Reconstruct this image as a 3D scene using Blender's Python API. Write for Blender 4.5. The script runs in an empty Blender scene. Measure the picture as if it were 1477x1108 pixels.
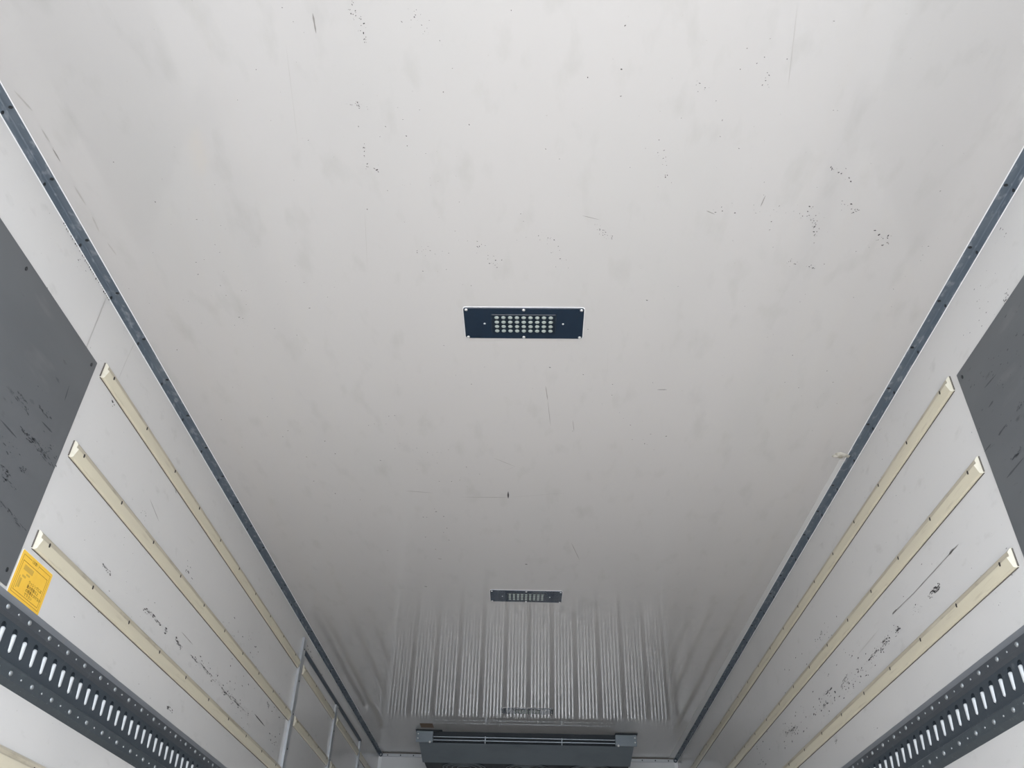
import bpy, bmesh, math, random
from mathutils import Vector, Matrix
R_ = random.Random(7)
PI = math.pi
S = bpy.context.scene
COL = S.collection

# ---------------------------------------------------------------- camera
F_PX = 1209.358
YAW, PITCH, ROLL = -0.0344319332, 0.641610779, 0.0293832826
CAM = Vector((0.034, 0.0, 0.772))
cy, sy, cp, sp = math.cos(YAW), math.sin(YAW), math.cos(PITCH), math.sin(PITCH)
fwd = Vector((sy*cp, cy*cp, sp)); rgt = Vector((cy, -sy, 0)); up = rgt.cross(fwd)
cr, sr = math.cos(ROLL), math.sin(ROLL)
rgt, up = cr*rgt + sr*up, -sr*rgt + cr*up
cd = bpy.data.cameras.new('camera'); cam = bpy.data.objects.new('camera', cd); COL.objects.link(cam)
m = Matrix((rgt, up, -fwd)).transposed().to_4x4(); m.translation = CAM
cam.matrix_world = m
cd.sensor_width = 36; cd.sensor_fit = 'HORIZONTAL'; cd.lens = F_PX/1477*36; cd.clip_start = 0.01
S.camera = cam

# ---------------------------------------------------------------- light and exposure
S.view_settings.view_transform = 'Standard'; S.view_settings.look = 'None'
S.view_settings.gamma = 1; S.view_settings.use_curve_mapping = False
S.view_settings.exposure = 0.31
W = bpy.data.worlds.new('sky'); S.world = W; W.use_nodes = True
bg = W.node_tree.nodes['Background']; bg.inputs[0].default_value = (0.82, 0.91, 1.03, 1); bg.inputs[1].default_value = 6.2
sd = bpy.data.lights.new('sun', 'SUN'); sd.energy = 19.0; sd.angle = math.radians(25); sd.color = (1.0, 0.95, 0.90)
sun = bpy.data.objects.new('sun', sd); COL.objects.link(sun)
sun.rotation_euler = Vector((0.08, 0.78, -0.62)).to_track_quat('-Z', 'Y').to_euler()

# ---------------------------------------------------------------- dimensions (metres)
HW, HT, YR, YF = 1.1485, 2.35, -0.25, 6.896     # half width, height, rear opening, front wall
Z0 = 0.772                                      # camera height above the bed

# sky portal in the open rear doorway: emits nothing, it only tells the renderer where the sky comes in
pd = bpy.data.lights.new('sky_portal', 'AREA'); pd.shape = 'RECTANGLE'; pd.size = 2*HW; pd.size_y = HT; pd.cycles.is_portal = True
po = bpy.data.objects.new('sky_portal', pd); COL.objects.link(po); po.location = (0, YR, HT/2); po.rotation_euler = (-math.pi/2, 0, math.pi)

def ray(px, py):
    return rgt*((px-738.5)/F_PX) - up*((py-554)/F_PX) + fwd
def on_ceiling(px, py):
    d = ray(px, py); return CAM + d*((HT-CAM.z)/d.z)
def on_wall(px, py, side):
    d = ray(px, py); return CAM + d*((side*HW-CAM.x)/d.x)

# ---------------------------------------------------------------- materials
def mat(name, col, rough=0.5, metal=0.0, noise=None, bump=None, ior=1.5, coat=0):
    M = bpy.data.materials.new(name); M.use_nodes = True
    nt = M.node_tree; b = nt.nodes['Principled BSDF']
    b.inputs['Base Color'].default_value = (*col, 1); b.inputs['Roughness'].default_value = rough
    b.inputs['Metallic'].default_value = metal; b.inputs['IOR'].default_value = ior
    b.inputs['Coat Weight'].default_value = coat
    tc = nt.nodes.new('ShaderNodeTexCoord')
    last = None
    for (scale, detail, lo, hi, dark, stretch) in (noise or []):
        mp = nt.nodes.new('ShaderNodeMapping'); mp.inputs['Scale'].default_value = stretch
        nt.links.new(tc.outputs['Object'], mp.inputs[0])
        n = nt.nodes.new('ShaderNodeTexNoise'); n.inputs['Scale'].default_value = scale; n.inputs['Detail'].default_value = detail
        nt.links.new(mp.outputs[0], n.inputs['Vector'])
        r = nt.nodes.new('ShaderNodeMapRange'); r.inputs[1].default_value = lo; r.inputs[2].default_value = hi
        nt.links.new(n.outputs[0], r.inputs[0])
        mx = nt.nodes.new('ShaderNodeMix'); mx.data_type = 'RGBA'; mx.clamp_factor = True
        nt.links.new(r.outputs[0], mx.inputs[0])
        if last: nt.links.new(last, mx.inputs[6])
        else: mx.inputs[6].default_value = (*col, 1)
        mx.inputs[7].default_value = (*dark, 1)
        last = mx.outputs[2]
    if last: nt.links.new(last, b.inputs['Base Color'])
    if bump:
        n = nt.nodes.new('ShaderNodeTexNoise'); n.inputs['Scale'].default_value = bump[0]; n.inputs['Detail'].default_value = 3
        nt.links.new(tc.outputs['Object'], n.inputs['Vector'])
        bp = nt.nodes.new('ShaderNodeBump'); bp.inputs['Strength'].default_value = bump[1]; bp.inputs['Distance'].default_value = 0.002
        nt.links.new(n.outputs[0], bp.inputs['Height']); nt.links.new(bp.outputs[0], b.inputs['Normal'])
    return M
A1 = (1, 1, 1)
M_ceil = mat('ceiling_gelcoat', (.61, .60, .592), .06, ior=1.52, noise=[
    (1.6, 4, .50, .78, (.595, .59, .58), (1.6, .7, 1)), (11, 8, .56, .84, (.54, .535, .52), (1.5, .6, 1)),
    (70, 3, .75, .82, (.50, .49, .47), A1)])
M_wall = mat('wall_gelcoat', (.69, .68, .665), .12, noise=[
    (1.8, 4, .5, .8, (.64, .635, .625), A1), (25, 6, .62, .9, (.56, .55, .53), (1, .5, 1)), (120, 2, .75, .8, (.4, .39, .36), A1)])
M_front = mat('front_panel', (.70, .71, .72), .3)
M_rib = mat('ribbed_panel', (.80, .83, .87), .30, .85)
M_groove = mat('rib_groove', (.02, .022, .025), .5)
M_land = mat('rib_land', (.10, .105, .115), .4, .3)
M_steel = mat('steel_plate', (.155, .165, .175), .42, 0.35, noise=[
    (3, 5, .45, .75, (.125, .135, .145), (1, .35, 1.6)), (40, 4, .66, .78, (.07, .075, .085), (1, .35, 1)), (9, 4, .62, .76, (.20, .205, .21), (1, .3, 1.2))])
M_trim = mat('corner_trim', (.14, .175, .215), .42, 0.2, noise=[(30, 5, .5, .8, (.20, .235, .27), (1, .25, 1)), (60, 5, .54, .74, (.36, .39, .43), (1, .5, 1))])
M_caulk = mat('caulk', (.86, .87, .88), .4)
M_screw = mat('screw', (.05, .055, .06), .4, .6)
M_bright = mat('bright_screw', (.75, .75, .74), .3, .7)
M_cream = mat('cream_batten', (.68, .63, .49), .33, noise=[
    (6, 5, .45, .75, (.62, .57, .45), (1, .3, 3)), (45, 5, .60, .86, (.50, .45, .35), (1, .2, 2.5))], bump=(60, .15))
M_creamend = mat('cut_end', (.70, .665, .55), .5, noise=[(60, 4, .5, .8, (.55, .5, .4), A1)])
M_cream2 = mat('batten_upper_band', (.50, .45, .35), .4, noise=[(14, 5, .45, .7, (.60, .55, .44), (1, .25, 2)), (60, 5, .58, .8, (.36, .32, .25), (1, .3, 1))])  # darker, browner cream for the upper band of each batten
M_gap = mat('dark_joint', (.13, .115, .10), .8)
M_hole = mat('screw_hole', (.035, .03, .028), .7)
M_rail = mat('rail_paint', (.060, .075, .090), .36, .2, noise=[(50, 5, .62, .8, (.13, .145, .16), A1), (220, 3, .70, .78, (.26, .28, .30), A1)])
M_strip = mat('rail_backing', (.25, .265, .285), .4, .2, noise=[(40, 4, .55, .8, (.26, .265, .27), A1)])
M_rail2 = mat('rail_lower_flange', (.075, .09, .102), .36, .2, noise=[(40, 5, .55, .8, (.11, .13, .14), A1), (200, 3, .68, .76, (.28, .31, .32), A1)])
M_rail3 = mat('rail_upper_flange', (.08, .09, .102), .36, .2, noise=[(50, 5, .62, .8, (.12, .135, .15), A1)])
M_bar = mat('slot_bar', (.58, .60, .61), .42, .1, noise=[(40, 4, .55, .8, (.58, .6, .62), A1)])
M_dark = mat('recess', (.012, .02, .028), .7)
M_rivet = mat('rivet', (.27, .29, .30), .35, .5, noise=[(200, 3, .5, .75, (.5, .5, .5), A1)])
M_yel = mat('yellow_label', (.93, .58, .07), .35, noise=[(20, 4, .5, .8, (.88, .52, .06), A1)])
M_labback = mat('label_backing', (.85, .84, .80), .5)
M_ink = mat('label_ink', (.10, .05, .012), .5)
M_ink2 = mat('label_faint_ink', (.62, .39, .07), .5)
M_line = mat('label_line', (.42, .22, .03), .5)
M_lamp = mat('lamp_plate', (.014, .028, .050), .12, ior=1.8)
M_lens = mat('lens_panel', (.012, .022, .035), .12, ior=1.8)
M_led = mat('led_dome', (.36, .41, .385), .15)
M_alu = mat('aluminium', (.44, .46, .48), .35, .3)
M_gask = mat('gasket', (.055, .075, .10), .45)
M_cool = mat('cooler_casing', (.235, .275, .305), .42, .1, noise=[(5, 4, .5, .8, (.19, .225, .25), A1)])
M_cdark = mat('cooler_recess', (.02, .028, .036), .6)
M_cbar = mat('cooler_bar', (.30, .34, .37), .3, .5)
M_patch = mat('patch_brown', (.20, .12, .07), .5)
M_scuff = mat('scuff', (.045, .042, .045), .6)
M_scuff2 = mat('faint_scuff', (.30, .29, .275), .6)
M_scuff3 = mat('pale_seam', (.47, .46, .44), .5)
M_scuff4 = mat('plate_scuff', (.065, .07, .078), .5)
M_seal = mat('sealant', (.56, .54, .48), .7, noise=[(60, 4, .45, .7, (.30, .28, .22), A1)])
M_strip2 = mat('pale_strip', (.73, .73, .725), .3)
M_floor = mat("floor_deck", (.245, .24, .235), .5, noise=[(4, 5, .4, .8, (.20, .195, .19), A1)])
M_ground = mat('concrete_yard', (.17, .165, .16), .8, noise=[(2, 5, .4, .8, (.14, .135, .13), A1)])

# ---------------------------------------------------------------- helpers
def link(name, bm, mats, parent=None, smooth=False):
    me = bpy.data.meshes.new(name); bmesh.ops.recalc_face_normals(bm, faces=bm.faces)
    bm.to_mesh(me); bm.free()
    for mm in (mats if isinstance(mats, (list, tuple)) else [mats]): me.materials.append(mm)
    if smooth:
        for p in me.polygons: p.use_smooth = True
    o = bpy.data.objects.new(name, me); COL.objects.link(o)
    if parent: o.parent = parent
    return o
def tag(o, label=None, cat=None, group=None, kind=None):
    if label: o['label'] = label
    if cat: o['category'] = cat
    if group: o['group'] = group
    if kind: o['kind'] = kind
    return o
def empty(name, loc):
    o = bpy.data.objects.new(name, None); COL.objects.link(o); o.location = loc; o.empty_display_size = .05
    return o
def box(bm, x0, x1, y0, y1, z0, z1, mi=0):
    v = [bm.verts.new((x, y, z)) for x in (x0, x1) for y in (y0, y1) for z in (z0, z1)]
    fs = []
    for q in ((0,1,3,2), (4,6,7,5), (0,4,5,1), (2,3,7,6), (0,2,6,4), (1,5,7,3)):
        f = bm.faces.new([v[i] for i in q]); f.material_index = mi; fs.append(f)
    return v
def prism_y(bm, prof, y0, y1, mi=0, inset0=0.0, inset1=0.0, endmi=None, depth=None):
    """profile of (x, z) run along y; the ends may be bevelled by inset * depth share"""
    def ring(y, ins, s):
        return [bm.verts.new((x, y + s*ins*(depth(x) if depth else 0), z)) for x, z in prof]
    a = ring(y0, inset0, 1); b = ring(y1, inset1, -1); n = len(prof)
    for i in range(n):
        f = bm.faces.new((a[i], a[(i+1) % n], b[(i+1) % n], b[i])); f.material_index = mi
    for r in (a, b[::-1]):
        f = bm.faces.new(r); f.material_index = mi if endmi is None else endmi
def dome(bm, c, r, h, axis, seg=12, mi=0, rings=3):
    """low dome standing on point c, bulging along axis"""
    axis = Vector(axis).normalized(); t = axis.orthogonal().normalized(); u = axis.cross(t); c = Vector(c)
    prev = None
    for k in range(rings+1):
        a = k/rings*PI/2
        rr, hh = r*math.cos(a), h*math.sin(a)
        if k == rings: top = bm.verts.new(c + axis*h); ring = None
        else: ring = [bm.verts.new(c + axis*hh + (t*math.cos(2*PI*i/seg) + u*math.sin(2*PI*i/seg))*rr) for i in range(seg)]
        if prev:
            for i in range(seg):
                f = bm.faces.new((prev[i], prev[(i+1) % seg], ring[(i+1) % seg], ring[i]) if ring else (prev[i], prev[(i+1) % seg], top)); f.material_index = mi
        prev = ring or prev
def disc(bm, c, r, axis, h=.001, seg=14, mi=0, squash=1.0):
    axis = Vector(axis).normalized(); t = Vector((0, 1, 0)) if abs(axis.y) < .5 else Vector((1, 0, 0)); u = axis.cross(t); c = Vector(c)
    a = [bm.verts.new(c + (t*math.cos(2*PI*i/seg)*squash + u*math.sin(2*PI*i/seg))*r) for i in range(seg)]
    b = [bm.verts.new(p.co + axis*h) for p in a]
    for i in range(seg): bm.faces.new((a[i], a[(i+1) % seg], b[(i+1) % seg], b[i])).material_index = mi
    bm.faces.new(b).material_index = mi
    bm.faces.new(a[::-1]).material_index = mi
def copy_tree(o, parent=None):
    c = o.copy(); COL.objects.link(c); c.parent = parent
    for ch in list(o.children): copy_tree(ch, c)
    return c

# surface marks: thin slivers that belong to a wall's or ceiling's own mesh
def blot(bm, c, nrm, du, lu, lv, mi, k=7):
    nrm = Vector(nrm); du = Vector(du).normalized(); dv = nrm.cross(du); c = Vector(c) + nrm*.0004
    vs = []
    for i in range(k):
        a = 2*PI*i/k + R_.uniform(-.25, .25); rr = R_.uniform(.55, 1.15)
        vs.append(bm.verts.new(c + du*math.cos(a)*lu*rr + dv*math.sin(a)*lv*rr))
    bm.faces.new(vs).material_index = mi
def streak(bm, pts, nrm, w, mi):
    nrm = Vector(nrm); pts = [Vector(p) + nrm*.0004 for p in pts]
    q = []
    for i in range(len(pts)-1):
        n = 4
        for k in range(n): q.append(pts[i].lerp(pts[i+1], k/n))
    q.append(pts[-1])
    prev = None
    for i, p in enumerate(q):
        d = (q[min(i+1, len(q)-1)] - q[max(i-1, 0)]).normalized(); s = nrm.cross(d)
        ww = w*(.15 if i in (0, len(q)-1) else R_.uniform(.6, 1.1))/2
        a = (bm.verts.new(p + s*ww), bm.verts.new(p - s*ww))
        if prev: bm.faces.new((prev[0], prev[1], a[1], a[0])).material_index = mi
        prev = a
def scuffed(bm, a, b, nrm, w, mi):
    """a rubbed mark: broken thin scratches and flecks following one line"""
    nrm = Vector(nrm); d = b-a; L = d.length; u = d.normalized(); s = nrm.cross(u)
    if w < .006: return streak(bm, [a, b], nrm, w, mi)
    for i in range(int(3 + w*500)):
        t0 = R_.uniform(-.05, .85); t1 = t0 + R_.uniform(.08, .35); o = s*R_.gauss(0, w*.32)
        streak(bm, [a+d*t0+o, a+d*min(t1, 1.05)+o+s*R_.gauss(0, w*.12)], nrm, R_.uniform(.0014, .0035), R_.choice((1, 1, mi)))
    for i in range(int(6 + L*w*9000)):
        c = a + d*R_.uniform(-.08, 1.08) + s*R_.gauss(0, w*.4); z = R_.uniform(.0012, .0034)
        blot(bm, c, nrm, u, z*R_.uniform(1, 2.2), z*.7, R_.choice((1, 1, mi)), R_.choice((5, 6)))
def chips(bm, P, px0, py0, px1, py1, n, nrm, spread, size, mi=1, run=3.0):
    """n flecks scattered along a line between two picture-measured points of the surface"""
    a, b = P(px0, py0), P(px1, py1); nrm = Vector(nrm); d = (b-a).normalized() if (b-a).length > 1e-6 else Vector((0, 1, 0)); s = nrm.cross(d)
    for i in range(n):
        t = R_.random(); c = a.lerp(b, t) + s*R_.gauss(0, spread) + d*R_.gauss(0, spread)
        sz = size*R_.choice((.35, .5, .7, 1.0, 1.0))
        blot(bm, c, nrm, (0, 1, R_.uniform(-.15, .15)) if abs(nrm.x) > .5 else (R_.uniform(-1, 1), R_.uniform(-1, 1), 0), sz*R_.uniform(.8, run), sz*R_.uniform(.4, .9), mi, R_.choice((5, 6, 7)))

# ---------------------------------------------------------------- setting
def slab(name, *a, mats=M_wall, marks=None):
    bm = bmesh.new(); box(bm, *a)
    bmesh.ops.recalc_face_normals(bm, faces=bm.faces)
    if marks: marks(bm)
    me = bpy.data.meshes.new(name); bm.to_mesh(me); bm.free()
    for mm in (mats if isinstance(mats, (list, tuple)) else [mats]): me.materials.append(mm)
    o = bpy.data.objects.new(name, me); COL.objects.link(o)
    return tag(o, kind='structure')
MARKS = [M_scuff, M_scuff2, M_scuff3]

def ceiling_marks(bm):
    N = (0, 0, -1); C = on_ceiling
    for pts, w, mi in (
        ([(787, 557), (790, 577)], .0022, 2), ([(790, 577), (794, 614)], .0013, 2), ([(713, 661), (743, 673)], .0016, 2), ([(730, 678), (743, 673)], .001, 2),
        ([(584, 708), (624, 711)], .0022, 2), ([(664, 717), (733, 717.5)], .0018, 2), ([(733, 717.5), (815, 711)], .001, 2), ([(733, 709), (733, 719)], .0045, 1),
        ([(948, 562), (962, 562)], .0022, 1), ([(451, 19), (456, 48)], .0025, 2), ([(824, 783), (836, 808)], .0022, 2), ([(876, 540), (877, 506)], .0008, 3),
        ([(1019, 304), (1031, 309)], .002, 2), ([(1097, 298), (1104, 282)], .002, 2), ([(840, 311), (865, 317)], .0012, 2), ([(826, 606), (828, 622)], .0012, 2),
        ([(20, 130), (47, 160)], .003, 3), ([(60, 186), (72, 205)], .003, 3), ([(76, 214), (87, 233)], .003, 2), ([(107, 268), (124, 296)], .003, 3), ([(133, 312), (143, 334)], .003, 3), ([(155, 350), (168, 368)], .003, 3),
        ([(526, 300), (530, 390)], .001, 3), ([(412, 60), (430, 210)], .001, 3), ([(1150, 10), (1136, 130)], .001, 3)):
        streak(bm, [C(*p) for p in pts], N, w*(1.5 if w > .0011 else .8), mi)
    for (x0, y0, x1, y1, n, sp, sz) in (
        (505, 5, 530, 60, 22, .006, .0011), (585, 5, 625, 60, 14, .012, .001), (500, 145, 525, 155, 14, .006, .001), (525, 208, 530, 244, 10, .003, .0012),
        (540, 243, 547, 246, 4, .002, .0015), (560, 150, 640, 280, 10, .03, .0009), (1030, 300, 1180, 310, 18, .012, .0013), (1170, 300, 1178, 345, 22, .006, .0014),
        (1130, 376, 1180, 386, 16, .008, .0014), (950, 195, 965, 260, 10, .006, .0012), (1200, 240, 1222, 262, 10, .006, .0012), (1215, 290, 1235, 308, 12, .008, .0014),
        (1260, 340, 1290, 352, 10, .01, .0018), (1000, 120, 1020, 135, 6, .008, .0012), (1085, 60, 1110, 130, 8, .008, .001), (760, 330, 830, 388, 16, .02, .0012),
        (860, 325, 880, 345, 20, .006, .0011), (690, 350, 720, 385, 14, .01, .0011), (600, 360, 640, 365, 12, .012, .001), (555, 600, 670, 700, 26, .05, .0013),
        (600, 520, 760, 560, 8, .05, .0012), (880, 560, 960, 660, 14, .05, .0015), (500, 700, 680, 800, 14, .06, .0018), (250, 380, 400, 500, 18, .08, .0012),
        (240, 270, 460, 450, 22, .1, .001), (420, 60, 720, 420, 36, .12, .0009), (780, 30, 1300, 420, 60, .14, .0009), (820, 440, 1300, 620, 26, .12, .0011), (300, 540, 560, 720, 18, .1, .0014)):
        chips(bm, C, x0, y0, x1, y1, int(n*1.3), N, sp, sz*1.75, 1, 1.6)
    for (x, y, a, b, mi) in ((896, 100, .0028, .002, 1), (933, 433, .003, .0025, 1), (848, 475, .002, .0016, 1), (629, 738, .005, .003, 1), (640, 745, .004, .003, 1), (559, 794, .005, .004, 2),
                             (706, 380, .003, .002, 1), (793, 530, .0035, .0025, 1), (1280, 350, .004, .003, 2), (1165, 305, .0025, .002, 1), (826, 622, .003, .002, 2), (634, 806, .012, .004, 2), (614, 846, .009, .004, 1), (759, 814, .006, .004, 1)):
        blot(bm, C(x, y), N, (1, .4, 0), a, b, mi)
def wall_marks_left(bm):  # scuffs, flecks, seams and sealant on the left wall
    N = (1, 0, 0); P = lambda x, y: on_wall(x, y, -1)
    streak(bm, [P(153.9, 427.7), P(139, 465), P(116, 522)], N, .004, 3)
    streak(bm, [P(194, 494), P(182, 520), P(171, 546)], N, .003, 3)
    for a, b, w, mi in (((216, 720), (229, 752), .004, 2), ((148, 815), (159, 827), .008, 2), ((208, 877), (223, 890), .009, 2), ((220, 888), (231, 901), .007, 1), ((238, 908), (241, 912), .015, 2),
                        ((252, 920), (258, 929), .014, 1), ((256, 926), (262, 935), .010, 1), ((262, 912), (278, 930), .004, 2), ((275, 944), (285, 955), .008, 1), ((288, 955), (307, 980), .009, 2),
                        ((241, 1020), (248, 1026), .010, 1), ((385, 1010), (388, 1020), .016, 1), ((367, 1030), (382, 1048), .005, 1), ((253, 706), (254, 712), .005, 2),
                        ((320, 995), (333, 1008), .010, 2), ((335, 1005), (357, 1032), .010, 2), ((268, 822), (274, 826), .006, 2)):
        scuffed(bm, P(*a), P(*b), N, w, mi)
    for (x0, y0, x1, y1, n, sp, sz) in (
        (285, 950, 312, 985, 34, .014, .0035), (320, 990, 358, 1035, 40, .022, .004), (388, 1062, 398, 1072, 14, .014, .006), (270, 810, 276, 840, 8, .012, .003), (326, 895, 345, 910, 10, .02, .004),
        (360, 920, 372, 955, 14, .03, .005), (205, 736, 213, 745, 8, .006, .002), (190, 720, 192, 723, 3, .002, .003), (335, 960, 400, 1020, 14, .05, .005), (165, 440, 190, 480, 6, .01, .0015),
        (100, 640, 170, 760, 8, .05, .0015), (120, 820, 250, 1000, 12, .06, .002), (112, 374, 122, 388, 8, .01, .002), (158, 578, 164, 585, 8, .006, .003), (60, 420, 130, 500, 8, .03, .0015),
        (440, 935, 470, 985, 14, .02, .006), (395, 1000, 410, 1050, 8, .04, .006), (180, 850, 240, 880, 8, .03, .002)):
        chips(bm, P, x0, y0, x1, y1, n, N, sp, sz, 1, 2.4)
    # ragged sealant edge below the corner trim
    for k in range(34):
        y = 1.42 + k*.0085; blot(bm, (-HW, y, HT-.023-R_.uniform(0, .006)), N, (0, 1, 0), .0035, R_.uniform(.002, .006), R_.choice((1, 2, 2)), 6)
def wall_marks_right(bm):  # scratches, scuffs and flecks on the right wall
    N = (-1, 0, 0); P = lambda x, y: on_wall(x, y, 1)
    streak(bm, [P(1383, 785), P(1370, 799), P(1340, 832), P(1318, 856), P(1288, 885)], N, .0035, 2)
    streak(bm, [P(1376, 791), P(1369, 800)], N, .008, 2); streak(bm, [P(1294, 879), P(1287, 886)], N, .009, 2)
    streak(bm, [P(1268, 908), P(1237, 945)], N, .0035, 3)
    for a, b, w, mi in (((1354, 846), (1340, 860), .016, 2), ((1350, 848), (1343, 856), .008, 1), ((1356, 843), (1352, 851), .010, 2), ((1298, 906), (1291, 913), .012, 1), ((1280, 920), (1273, 928), .014, 2), ((1264, 939), (1253, 953), .010, 1),
                        ((1222, 975), (1214, 990), .016, 2), ((1200, 992), (1183, 1009), .008, 2), ((1192, 1013), (1187, 1020), .014, 1), ((1150, 1047), (1140, 1056), .014, 2), ((1207, 1066), (1205, 1072), .012, 1),
                        ((1184, 911), (1186, 915), .012, 1), ((1202, 923), (1200, 925), .006, 1)):
        scuffed(bm, P(*a), P(*b), N, w, mi)
    for (x0, y0, x1, y1, n, sp, sz) in (
        (1330, 866, 1318, 884, 12, .008, .0025), (1343, 808, 1344, 814, 2, .001, .0022), (1292, 908, 1262, 950, 34, .012, .004), (1260, 950, 1215, 1000, 44, .018, .0045), (1212, 995, 1175, 1030, 34, .02, .005),
        (1165, 1035, 1130, 1065, 34, .022, .006), (1196, 905, 1178, 930, 16, .03, .004), (1200, 915, 1100, 1050, 34, .06, .005), (1240, 940, 1180, 960, 12, .03, .004), (1115, 1080, 1090, 1100, 12, .04, .006),
        (1445, 330, 1450, 345, 4, .006, .003), (1420, 420, 1400, 480, 20, .03, .0018), (1455, 425, 1450, 440, 18, .012, .002), (1275, 620, 1280, 680, 10, .04, .0025), (1340, 800, 1200, 700, 10, .1, .002), (1470, 790, 1440, 830, 8, .03, .002),
        (1440, 840, 1340, 940, 10, .05, .0015), (1268, 1055, 1260, 1060, 5, .02, .003)):
        chips(bm, P, x0, y0, x1, y1, n, N, sp, sz, 1, 2.2)

slab('ceiling', -HW-.06, HW+.06, YR, YF+.06, HT, HT+.06, mats=[M_ceil]+MARKS, marks=ceiling_marks)
slab('wall_left', -HW-.06, -HW, YR, YF+.06, -.05, HT, mats=[M_wall]+MARKS, marks=wall_marks_left)
slab('wall_right', HW, HW+.06, YR, YF+.06, -.05, HT, mats=[M_wall]+MARKS, marks=wall_marks_right)
slab('floor', -HW, HW, YR, YF, -.05, 0, mats=M_floor)
slab('ground', -25, 25, -30, 20, -1.1, -1.0, mats=M_ground)

# front wall: a smooth head panel above a vertically ribbed sheet
bm = bmesh.new()
box(bm, -HW, HW, YF, YF+.06, -.05, HT, 0)
RIBTOP = HT-.285
xs = -HW+.028; pitch = .0272; k = 0
while xs < HW-.045:
    if k % 7 != 6:
        prof = [(xs, YF-.0012), (xs+.002, YF-.008), (xs+.011, YF-.008), (xs+.013, YF-.0012)]
        a = [bm.verts.new((x, y, 0.0)) for x, y in prof]; b = [bm.verts.new((x, y, RIBTOP)) for x, y in prof]
        for i in range(3): bm.faces.new((a[i], a[i+1], b[i+1], b[i])).material_index = 1
        bm.faces.new(b).material_index = 1
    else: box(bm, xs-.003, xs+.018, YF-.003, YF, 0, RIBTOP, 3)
    xs += pitch; k += 1
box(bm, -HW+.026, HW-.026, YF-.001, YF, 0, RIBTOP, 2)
o = tag(link('wall_front', bm, [M_front, M_rib, M_groove, M_land]), kind='structure')

# corner trims: metal angle with screws on both legs and a caulk bead on each edge
def corner_trim(name, s):
    X = s*HW; g = .0235
    bm = bmesh.new()
    prism_y(bm, [(X, HT), (X, HT-g), (X-s*.002, HT-g), (X-s*.003, HT-.005), (X-s*.005, HT-.003), (X-s*g, HT-.002), (X-s*g, HT)], YR, YF)
    o = tag(link(name, bm, [M_trim]), kind='structure')
    bm = bmesh.new()
    prism_y(bm, [(X, HT-g+.0005), (X, HT-g-.0022), (X-s*.0018, HT-g-.0005)], YR, YF)
    prism_y(bm, [(X-s*(g-.0005), HT), (X-s*(g+.0022), HT), (X-s*(g-.0005), HT-.0018)], YR, YF)
    link('caulk_bead', bm, M_caulk, o)
    y = .1 if s < 0 else .112
    while y < YF-.1:
        bm = bmesh.new(); disc(bm, (X-s*.017, y, HT-.0022), .0050, (0, 0, -1), .0022, 10, 0, .7); link('screw', bm, M_screw, o)
        bm = bmesh.new(); disc(bm, (X-s*.0022, y+.003, HT-.0180), .0050, (-s, 0, 0), .0022, 10, 0, .7); link('screw', bm, M_screw, o)
        y += .2
    return o
corner_trim('trim_1', -1); corner_trim('trim_2', 1)
# front trim: white strip along the top of the front wall, and white strips down its corners
bm = bmesh.new(); box(bm, -HW+.012, HW-.012, YF-.006, YF, HT-.030, HT-.008, 0); box(bm, -HW+.012, HW-.012, YF-.003, YF, HT-.008, HT, 1)
t3 = tag(link('trim_3', bm, [M_alu, M_gap]), kind='structure')
for x in (-1.08, -.98, -.88, .88, .98, 1.08):
    bm = bmesh.new(); disc(bm, (x, YF-.006, HT-.019), .005, (0, -1, 0), .002, 10); link('screw', bm, M_screw, t3)
for i, s in ((4, -1), (5, 1)):
    bm = bmesh.new(); box(bm, min(s*HW, s*(HW-.024)), max(s*HW, s*(HW-.024)), YF-.004, YF, 0, HT-.03)
    tag(link('trim_%d' % i, bm, M_caulk), kind='structure')
# corner rings where the trims meet
def ring(name, c, r0, r1, h):
    bm = bmesh.new(); seg = 20; rings = []
    for (r, d) in ((r0, 0), (r0, h), (r1, h), (r1, 0)):
        rings.append([bm.verts.new((c[0]+r*math.cos(2*PI*i/seg), c[1]-d, c[2]+r*math.sin(2*PI*i/seg))) for i in range(seg)])
    for a, b in zip(rings, rings[1:]+rings[:1]):
        for i in range(seg): bm.faces.new((a[i], a[(i+1) % seg], b[(i+1) % seg], b[i]))
    return link(name, bm, M_gask)
for s, w in ((-1, 'left'), (1, 'right')):
    tag(ring('corner_plug', (s*(HW-.016), YF-.006, HT-.017), .015, .008, .012), 'small dark ring plug in the far %s corner under the ceiling' % w, 'plug')

# ---------------------------------------------------------------- side door leaves on the left wall
for i, (a, b) in enumerate(((4.262, 5.150), (5.200, 6.025)), 1):
    slab('door_%d' % i, -HW, -HW+.002, a, b, .05, HT-.128)
def post(y0, y1, z1, lab, p=.012):
    bm = bmesh.new()
    box(bm, -HW, -HW+p, y0, y1, .02, z1)
    root = link('door_post', bm, M_alu); tag(root, lab, 'post', 'aluminium door strips on the left wall')
    z = .15
    while z < z1-.03:
        b2 = bmesh.new(); disc(b2, (-HW+p, y0+.03, z), .0045, (1, 0, 0), .0015, 8); link('screw', b2, M_screw, root)
        z += .16
post(4.212, 4.262, Z0+1.512, 'aluminium door strip on left wall, nearest and tallest of three')
post(5.150, 5.200, Z0+1.443, 'middle of three upright aluminium door strips on left wall')
post(6.025, 6.062, Z0+1.452, 'farthest upright aluminium door strip, by the far left corner')
bm = bmesh.new(); prism_y(bm, [(-HW, Z0+1.447), (-HW+.012, Z0+1.450), (-HW+.012, Z0+1.466), (-HW, Z0+1.470)], 4.262, 6.062)
tag(link('door_header', bm, M_gask), 'long dark seal strip over the side door on the left wall', 'seal')

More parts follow.
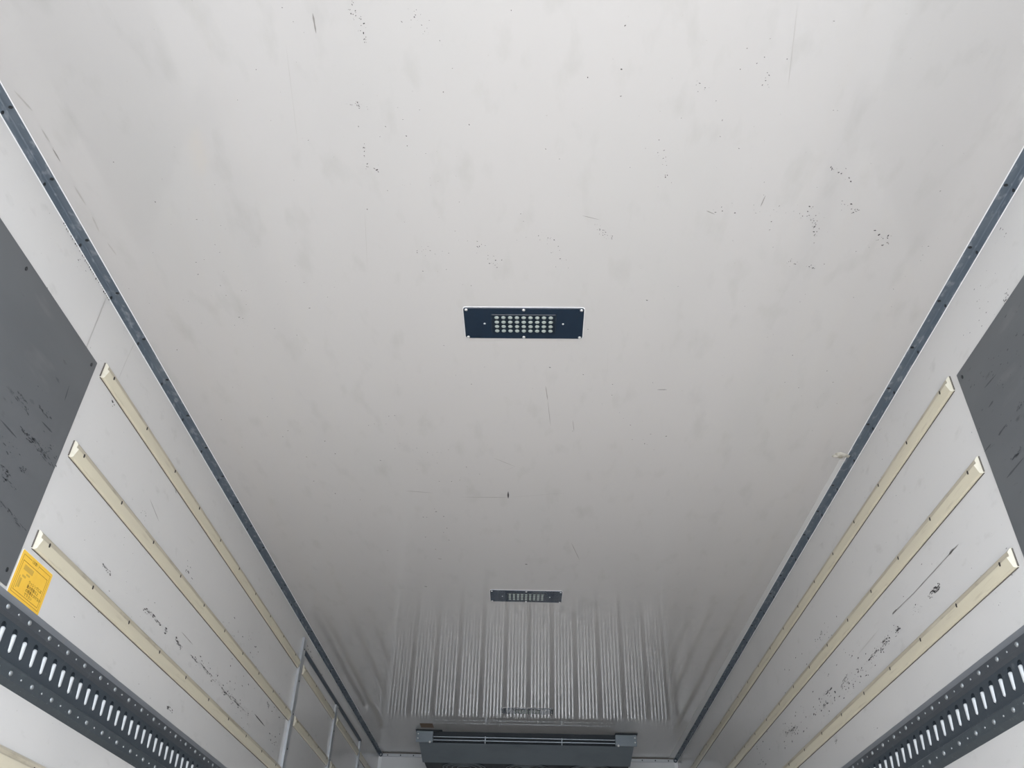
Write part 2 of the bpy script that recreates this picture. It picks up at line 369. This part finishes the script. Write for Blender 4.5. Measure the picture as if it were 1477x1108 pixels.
# ---------------------------------------------------------------- cream battens
def batten(s, zb, y0, y1, ys, lab, group, tip0=True, tip1=False, h=.0485):
    X = s*HW; P = .013
    prof = [(0, 0), (.005, .0004), (.0085, .004), (P, .0275), (P, .0295), (P-.0035, .0305), (P-.0042, .034), (P-.0035, .041), (.006, h-.002), (.003, h), (0, h)]
    root = empty('batten', (X, y0, Z0+zb)); tag(root, lab, 'batten', group)
    bm = bmesh.new()
    prism_y(bm, [(-s*p, z) for p, z in prof], 0, y1-y0, 0, .013 if tip0 else 0, .013 if tip1 else 0, 1, depth=lambda x: abs(x)/P)
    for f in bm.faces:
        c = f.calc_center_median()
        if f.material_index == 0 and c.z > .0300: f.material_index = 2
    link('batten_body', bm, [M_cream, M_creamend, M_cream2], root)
    bm = bmesh.new(); box(bm, min(0, -s*.0025), max(0, -s*.0025), .001, y1-y0-.001, -.0009, 0)
    if tip0: box(bm, min(0, -s*.003), max(0, -s*.003), -.0018, 0, .002, h-.002)
    link('joint_line', bm, M_gap, root)
    for y in ys:
        bm = bmesh.new(); disc(bm, (-s*(P-.0002), y-y0, .0290), .0056, (-s, 0, 0), .0008, 12, 0, .62); link('screw', bm, M_hole, root)
    return root
def seq(y0, st, y1):
    r = []
    while y0 < y1: r.append(y0); y0 += st
    return r
words = ['highest', 'second highest', 'third highest', 'lowest']
ZL = (1.352, 1.099, .845, .398); ZR = (1.346, 1.094, .843, .396)
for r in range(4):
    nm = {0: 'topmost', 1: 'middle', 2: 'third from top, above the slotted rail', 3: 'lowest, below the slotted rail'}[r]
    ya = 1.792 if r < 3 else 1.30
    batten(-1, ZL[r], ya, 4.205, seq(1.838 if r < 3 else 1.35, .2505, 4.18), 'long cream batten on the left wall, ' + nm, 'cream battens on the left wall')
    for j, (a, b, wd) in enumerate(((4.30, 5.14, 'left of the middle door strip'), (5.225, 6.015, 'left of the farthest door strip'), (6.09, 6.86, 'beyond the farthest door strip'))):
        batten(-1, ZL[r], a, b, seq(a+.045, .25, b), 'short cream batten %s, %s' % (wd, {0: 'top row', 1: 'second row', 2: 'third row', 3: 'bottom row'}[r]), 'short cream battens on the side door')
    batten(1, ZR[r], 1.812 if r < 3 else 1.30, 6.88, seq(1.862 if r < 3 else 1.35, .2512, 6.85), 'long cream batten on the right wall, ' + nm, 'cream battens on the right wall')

# ---------------------------------------------------------------- steel plates near the rear
def steel_plate(s, y1, lab):
    X = s*HW; zt, zb = Z0+1.371, Z0+.735
    root = empty('steel_plate', (X, y1, zb)); tag(root, lab, 'plate', 'grey steel plates at the rear of the walls')
    bm = bmesh.new(); box(bm, min(-s*.0005, -s*.0025), max(-s*.0005, -s*.0025), YR-y1+.02, 0, 0, zt-zb)
    bmesh.ops.recalc_face_normals(bm, faces=bm.faces)
    N = (-s, 0, 0)
    def P(px, py):
        d = ray(px, py); v = CAM + d*((s*(HW-.0025)-CAM.x)/d.x); return v - Vector((X, y1, zb))
    if s < 0:
        L = (((18, 566), (41, 594), .006), ((25, 565), (38, 580), .005), ((58, 587), (72, 604), .006), ((60, 608), (75, 624), .004), ((40, 628), (56, 648), .013), ((56, 648), (78, 674), .010),
             ((0, 670), (16, 688), .006), ((4, 688), (22, 706), .005), ((0, 605), (24, 632), .003), ((100, 555), (93, 578), .003), ((30, 674), (36, 681), .008), ((2, 725), (36, 765), .006), ((28, 616), (40, 630), .006))
    else:
        L = (((1437, 540), (1420, 560), .003), ((1433, 578), (1426, 588), .004), ((1476, 578), (1468, 592), .005), ((1452, 612), (1440, 628), .004), ((1474, 645), (1460, 664), .007), ((1477, 660), (1452, 690), .004), ((1430, 640), (1420, 652), .003))
    for a, b, w in L: scuffed(bm, P(*a), P(*b), N, w*1.3, 1)
    Q = P
    for (x0, y0, x1, y1_, n, sp, sz) in (((60, 640, 85, 665, 16, .012, .003), (5, 500, 60, 560, 10, .03, .002), (5, 640, 25, 660, 10, .01, .004)) if s < 0 else
                                         ((1395, 548, 1405, 556, 8, .005, .002), (1420, 540, 1460, 520, 26, .03, .0022), (1430, 600, 1470, 640, 22, .05, .0025), (1450, 440, 1470, 500, 14, .03, .003))):
        chips(bm, Q, x0, y0, x1, y1_, n, N, sp, sz, 1, 2.5)
    me = bpy.data.meshes.new('plate_sheet'); bm.to_mesh(me); bm.free(); me.materials.append(M_steel); me.materials.append(M_scuff4)
    o = bpy.data.objects.new('plate_sheet', me); COL.objects.link(o); o.parent = root
    for y in seq(-.025, -.35, 1) if False else [-.022-.36*i for i in range(5)]:
        for z in (zt-zb-.022, .03):
            b2 = bmesh.new(); disc(b2, (-s*.0025, y, z), .0055, (-s, 0, 0), .0015, 12, 0, .7); link('screw', b2, M_screw, root)
steel_plate(-1, 1.757, 'scuffed grey steel plate on the left wall above the yellow sticker')
steel_plate(1, 1.779, 'scuffed grey steel plate on the right wall at the picture edge')

# ---------------------------------------------------------------- slotted lashing rails
NS = 98
HOLE = [(-.0125, .018), (-.0105, .0235), (-.005, .0265), (.001, .0265), (.0065, .0235), (.0085, .018), (.0085, -.006), (.0085, -.022), (.005, -.0265), (.000, -.0265), (-.004, -.022), (-.0075, -.004)]
def lashing_rail(s, slot0, riv0, lab, NS=98):
    X = s*HW; y0 = 1.70; pw = .006; pf = .014
    root = empty('lashing_rail', (X, y0, Z0+.554)); tag(root, lab, 'rail', 'slotted lashing rails')
    zz = lambda z: z-.554
    y1 = NS*.0502
    bm = bmesh.new()
    prism_y(bm, [(0, zz(.705)), (-s*pf, zz(.705)), (-s*pf, zz(.684)), (-s*pw, zz(.677)), (0, zz(.677))], 0, y1, 3)
    prism_y(bm, [(0, zz(.600)), (-s*pw, zz(.600)), (-s*pf, zz(.594)), (-s*pf, zz(.566)), (0, zz(.554))], 0, y1, 2)
    st = slot0-y0-.0251
    zc = .642
    def V(y, z, p): return bm.verts.new((-s*p, y, z))
    for i in range(NS):
        c = (slot0-y0) % .0502 + i*.0502 if False else .0251 + i*.0502 + ((slot0-y0-.0251) % .0502 - .0502)
        ya, yb = max(c-.0251, 0), min(c+.0251, y1)
        if i == NS-1: yb = y1
        out = [(ya, zz(.66)), (ya, zz(.677)), (c-.006, zz(.677)), (c, zz(.677)), (c+.008, zz(.677)), (yb, zz(.677)), (yb, zz(.64)), (yb, zz(.600)), (c+.006, zz(.600)), (c, zz(.600)), (ya, zz(.600)), (ya, zz(.635))]
        if c-.013 < 0: c += .0135; 
        o_ = [V(y, z, pw) for y, z in out]; h_ = [V(c+y, zz(zc)+z, pw) for y, z in HOLE]; d_ = [V(c+y, zz(zc)+z, .0018) for y, z in HOLE]
        for k in range(12):
            bm.faces.new((o_[k], o_[(k+1) % 12], h_[(k+1) % 12], h_[k]))
            f = bm.faces.new((h_[k], h_[(k+1) % 12], d_[(k+1) % 12], d_[k])); f.material_index = 1
        f = bm.faces.new(d_); f.material_index = 1
    link('rail_channel', bm, [M_rail, M_dark, M_rail2, M_rail3], root)
    bm = bmesh.new(); box(bm, min(0, -s*.003), max(0, -s*.003), 0, y1, zz(.7055), zz(.727)); link('backing_strip', bm, M_strip, root)
    # bar in each slot
    me = None
    for i in range(NS):
        c = .0251 + i*.0502 + ((slot0-y0-.0251) % .0502 - .0502)
        if c < .02: continue
        if me is None:
            bm = bmesh.new(); ny, nz = 8, 16; hw, hz, r = .0064, .0215, .0064; rows = []
            for a in range(nz+1):
                t = -1+2*a/nz; z = hz*math.sin(t*PI/2); e = max(0, abs(z)-(hz-r)); w = math.sqrt(max(r*r-e*e, 1e-9)) if e > 0 else hw
                rows.append([bm.verts.new((-s*(.0025+.0065*math.sqrt(max(0, 1-(b/ny*2-1)**2))*min(1, w/hw*1.2)), w*(b/ny*2-1), z)) for b in range(ny+1)])
            for a in range(nz):
                for b in range(ny): bm.faces.new((rows[a][b], rows[a][b+1], rows[a+1][b+1], rows[a+1][b]))
            o = link('slot_bar', bm, M_bar, root, True); me = o.data
        else:
            o = bpy.data.objects.new('slot_bar', me); COL.objects.link(o); o.parent = root
        o.location = (0, c+.0015, zz(zc)-.0045)
    mb = ms = None
    for i in range(49):
        for z in (.694, .578):
            y = riv0-y0 + i*.1003
            if y > y1-.01: continue
            if mb is None:
                bm = bmesh.new(); dome(bm, (0, 0, 0), .0062, .0042, (-s, 0, 0)); o = link('rivet', bm, M_rivet, root, True); mb = o.data
            else: o = bpy.data.objects.new('rivet', mb); COL.objects.link(o); o.parent = root
            o.location = (-s*pf, y, zz(z))
            if y+.055 > y1: continue
            if ms is None:
                bm = bmesh.new(); dome(bm, (0, 0, 0), .003, .002, (-s, 0, 0), 8); o = link('small_rivet', bm, M_rivet, root, True); ms = o.data
            else: o = bpy.data.objects.new('small_rivet', ms); COL.objects.link(o); o.parent = root
            o.location = (-s*pf, y+.0501, zz(z))
lashing_rail(-1, 1.848, 1.772, 'dark slotted lashing rail along the left wall, below the yellow sticker', 49)
lashing_rail(1, 1.932, 1.801, 'dark slotted lashing rail along the right wall, bottom right of picture')

# ---------------------------------------------------------------- yellow sticker
def sticker():
    # u runs away from the camera, v up
    U, V_ = .146, .104
    root = empty('warning_sticker', (-HW, 1.768, Z0+.7275)); tag(root, 'yellow sticker with black Japanese text on left wall above slotted rail', 'sticker')
    def rr(bm, u0, u1, v0, v1, p, r=.004, th=.0004):
        pts = []
        for cx, cz, a0 in ((u1-r, v1-r, 0), (u0+r, v1-r, 90), (u0+r, v0+r, 180), (u1-r, v0+r, 270)):
            for k in range(4): a = math.radians(a0+k*30); pts.append((cx+r*math.cos(a), cz+r*math.sin(a)))
        a = [bm.verts.new((p, u, v)) for u, v in pts]; b = [bm.verts.new((p+th, u, v)) for u, v in pts]
        n = len(a)
        for i in range(n): bm.faces.new((a[i], a[(i+1) % n], b[(i+1) % n], b[i]))
        bm.faces.new(a[::-1]); bm.faces.new(b)
    bm = bmesh.new(); rr(bm, -.003, U, -.004, V_+.001, .0001); link('backing_film', bm, M_labback, root)
    bm = bmesh.new(); rr(bm, 0, U, 0, V_, .0005); link('yellow_face', bm, M_yel, root)
    def frame(bm, u0, u1, v0, v1, w, gap=None):
        segs = [(u0, u1, v0, v0+w), (u0, u0+w, v0, v1), (u1-w, u1, v0, v1)]
        segs += [(u0, gap[0], v1-w, v1), (gap[1], u1, v1-w, v1)] if gap else [(u0, u1, v1-w, v1)]
        for a, b, c, d in segs: box(bm, .0009, .0011, a, b, c, d)
    bm = bmesh.new(); frame(bm, .008, U-.008, .007, V_-.008, .0011, (.045, .082)); frame(bm, .014, U-.014, .013, V_-.020, .0013)
    link('border_lines', bm, M_line, root)
    def text(s, size, u, v, material, name='lettering'):
        cu = bpy.data.curves.new(name, 'FONT'); cu.body = s; cu.size = size; cu.extrude = .00005; cu.space_line = 1.0
        tmp = bpy.data.objects.new(name, cu); COL.objects.link(tmp)
        dg = bpy.context.evaluated_depsgraph_get(); me = bpy.data.meshes.new_from_object(tmp.evaluated_get(dg))
        bpy.data.objects.remove(tmp)
        me.transform(Matrix(((0, 0, 1, .0011), (1, 0, 0, u), (0, 1, 0, v), (0, 0, 0, 1))))
        me.materials.clear(); me.materials.append(material)
        o = bpy.data.objects.new(name, me); COL.objects.link(o); o.parent = root
    text('\u3008\u6ce8\u610f\uff01\u3009', .0085, .044, V_-.0125, M_ink)
    for i, t in enumerate(('\u30e9\u30c3\u30b7\u30f3\u30b0\u306b\u306f', '\u6700\u5927\u8377\u91cd\u4ee5\u4e0a', '\u306e\u8377\u91cd\u3092\u304b\u3051\u306a\u3044', '\u3067\u4e0b\u3055\u3044')):
        text(t, .0092, .062, .0465-i*.0098, M_ink)
    bm = bmesh.new()
    for (a, b, c, d) in ((.026, .068, .066, .078), (.030, .046, .050, .055), (.026, .034, .024, .046), (.044, .060, .058, .062), (.020, .024, .020, .050)): box(bm, .0009, .001, a, b, c, d)
    link('faint_drawing', bm, M_ink2, root)
sticker()

# ---------------------------------------------------------------- ceiling lamps
def lamp(yc, rot, lab):
    root = empty('ceiling_lamp', (0, yc, HT)); root.rotation_euler = (0, 0, rot)
    tag(root, lab, 'lamp', 'recessed ceiling lamps')
    w, d, r, th = .170, .066, .008, .004
    def plate(w, d, r, z0, z1, bev=.0012):
        bm = bmesh.new(); rings = []
        for (ins, z) in ((0, z0), (0, z1+bev), (bev, z1)):
            pts = []
            for cx, cy_, a0 in ((w-r, d-r, 0), (-w+r, d-r, 90), (-w+r, -d+r, 180), (w-r, -d+r, 270)):
                for k in range(5): a = math.radians(a0+k*22.5); pts.append((cx+(r-ins)*math.cos(a), cy_+(r-ins)*math.sin(a), z))
            rings.append([bm.verts.new(p) for p in pts])
        for a, b in zip(rings, rings[1:]):
            for i in range(len(a)): bm.faces.new((a[i], a[(i+1) % len(a)], b[(i+1) % len(b)], b[i]))
        bm.faces.new(rings[-1]); bm.faces.new(rings[0][::-1])
        return bm
    bm = plate(.1722, .0682, .009, 0, -.0012, .0003); link('caulk_edge', bm, M_caulk, root)
    link('mounting_plate', plate(w, d, r, 0, -th), M_lamp, root)
    link('lens_panel', plate(.092, .041, .003, -th+.0005, -th-.0022, .001), M_lens, root)
    me = None
    for i in range(9):
        for j in range(4):
            if me is None:
                bm = bmesh.new(); dome(bm, (0, 0, 0), .0066, .003, (0, 0, -1), 16); o = link('led_lens', bm, M_led, root, True); me = o.data
            else: o = bpy.data.objects.new('led_lens', me); COL.objects.link(o); o.parent = root
            o.location = ((i-4)*.0192, (j-1.5)*.0192, -th-.002)
    me = None
    for x, y, k in ((-1, -1, 1), (0, -1, 1), (1, -1, 1), (-1, 1, 1), (0, 1, 1), (1, 1, 1), (-.66, 0, .7), (.66, 0, .7)):
        if me is None:
            bm = bmesh.new(); dome(bm, (0, 0, 0), .0048, .003, (0, 0, -1)); o = link('screw', bm, M_bright, root, True); me = o.data
        else: o = bpy.data.objects.new('screw', me); COL.objects.link(o); o.parent = root
        o.location = (x*(w-.008) if abs(x) != .66 else x*w, y*(d-.007), -th); o.scale = (k, k, k)
lamp(1.818, 0, 'dark rectangular lamp in the middle of the ceiling, nearest the camera')
lamp(3.791, math.radians(.9), 'second dark ceiling lamp, halfway to the cooling unit')
lamp(5.696, math.radians(.1), 'small far ceiling lamp just before the cooling unit')

# ---------------------------------------------------------------- sealant on the ceiling by the right trim
bm = bmesh.new()
q = [(HW-.042, 2.54), (HW-.027, 2.54), (HW-.027, YF-.01), (HW-.064, YF-.01)]
a = [bm.verts.new((x, y, HT)) for x, y in q]; b = [bm.verts.new((x, y, HT-.001)) for x, y in q]
for i in range(4): bm.faces.new((a[i], a[(i+1) % 4], b[(i+1) % 4], b[i]))
bm.faces.new(a); bm.faces.new(b[::-1])
tag(link('sealant_strip', bm, M_strip2), 'thin pale strip on the ceiling alongside the right corner trim', 'strip')
bm = bmesh.new()
prev = []
n = 18
base = []; top = []
for i in range(n):
    a = 2*PI*i/n; r = (.024 if math.cos(a) < 0 else .020)*(1+.25*math.sin(3*a+1)); 
    base.append(bm.verts.new((HW-.045+r*math.cos(a)*1.35, 2.507+r*math.sin(a)*.62, HT)))
    top.append(bm.verts.new((HW-.045+r*.72*math.cos(a)*1.35, 2.507+r*.7*math.sin(a)*.62, HT-.007-.003*math.sin(5*a))))
cc = bm.verts.new((HW-.043, 2.510, HT-.002))
for i in range(n):
    bm.faces.new((base[i], base[(i+1) % n], top[(i+1) % n], top[i])); bm.faces.new((top[i], top[(i+1) % n], cc))
tag(link('sealant_blob', bm, M_seal, None, True), 'small dirty lump of sealant beside the right ceiling trim', 'sealant')

# ---------------------------------------------------------------- cooling unit under the ceiling at the front wall
def cooler():
    root = empty('cooling_unit', (0, 6.2, HT)); tag(root, 'grey cooling unit hung under the ceiling at the front wall', 'cooling unit')
    H1, H2 = -.088, -.212
    D = YF-6.2
    bm = bmesh.new()
    # casing: front lower panel, bevelled underside, run across x
    prof = [(.004, H1), (.012, H1-.004), (.300, -.152), (.312, -.149), (.325, -.130), (D, -.130), (D, 0), (.05, 0), (.05, H1)]
    a = [bm.verts.new((-.757, y, z)) for y, z in prof]; b = [bm.verts.new((.742, y, z)) for y, z in prof]
    for i in range(len(prof)):
        bm.faces.new((a[i], a[(i+1) % len(prof)], b[(i+1) % len(prof)], b[i])).material_index = 0 if i not in (4, 6, 7) else 1
    bm.faces.new(a); bm.faces.new(b[::-1])
    for f in bm.faces: pass
    link('casing', bm, [M_cool, M_cdark], root)
    for x0, x1 in ((-.757, -.664), (.618, .742)):
        bm = bmesh.new(); box(bm, x0, x1, -.004, .05, H1+.002, -.012); link('end_plate', bm, M_cool, root)
        e = x0 if x0 < 0 else x1; s = -1 if x0 < 0 else 1
        bm = bmesh.new(); box(bm, min(e, e+s*.024), max(e, e+s*.024), .0, .012, H1+.004, -.006); link('side_flange', bm, M_cool, root)
        for z in (-.030, -.060):
            bm = bmesh.new(); dome(bm, (e+s*.012, 0, z), .0055, .004, (0, -1, 0)); link('screw', bm, M_bright, root, True)
        bm = bmesh.new(); dome(bm, ((x1-.018 if s < 0 else x0+.018), -.004, H1+.004), .008, .005, (0, -1, 0)); link('bolt', bm, M_bright, root, True)
        bm = bmesh.new(); box(bm, min(e+s*.03, (x1 if s < 0 else x0)), max(e+s*.03, (x1 if s < 0 else x0)), -.014, .05, -.010, -.004); link('top_lip', bm, M_cdark, root)
    bm = bmesh.new(); box(bm, -.664, -.60, -.010, .004, -.010, -.004); link('bracket_tab', bm, M_cdark, root)
    for z in (-.046, -.068):
        bm = bmesh.new(); box(bm, -.664, .618, .004, .010, z-.0025, z+.0025); link('guard_bar', bm, M_cbar, root)
    for x in (-.294, .243):
        bm = bmesh.new(); box(bm, x-.003, x+.003, .0, .008, H1, -.040); link('guard_clip', bm, M_cbar, root)
    for x in (-.47, .0, .47):
        bm = bmesh.new(); disc(bm, (x, .51, -.130), .16, (0, 0, -1), .006, 32); f = link('fan_guard', bm, M_cdark, root)
        for r in (.05, .09, .13, .158):
            b2 = bmesh.new()
            seg = 40
            for i in range(seg):
                pass
            rg = []
            for rr, zz in ((r-.002, 0), (r, -.004), (r+.002, 0)): rg.append([b2.verts.new((x+rr*math.cos(2*PI*i/seg), .51+rr*math.sin(2*PI*i/seg), -.136+zz)) for i in range(seg)])
            for p, q in zip(rg, rg[1:]):
                for i in range(seg): b2.faces.new((p[i], p[(i+1) % seg], q[(i+1) % seg], q[i]))
            link('guard_ring', b2, M_cbar, f)
cooler()
bm = bmesh.new(); box(bm, -.745, -.655, 6.045, 6.150, HT-.0006, HT)  # thin flat brown patch on the ceiling
tag(link('brown_patch', bm, M_patch), 'small brown patch on the ceiling in front of the cooling unit', 'tape')
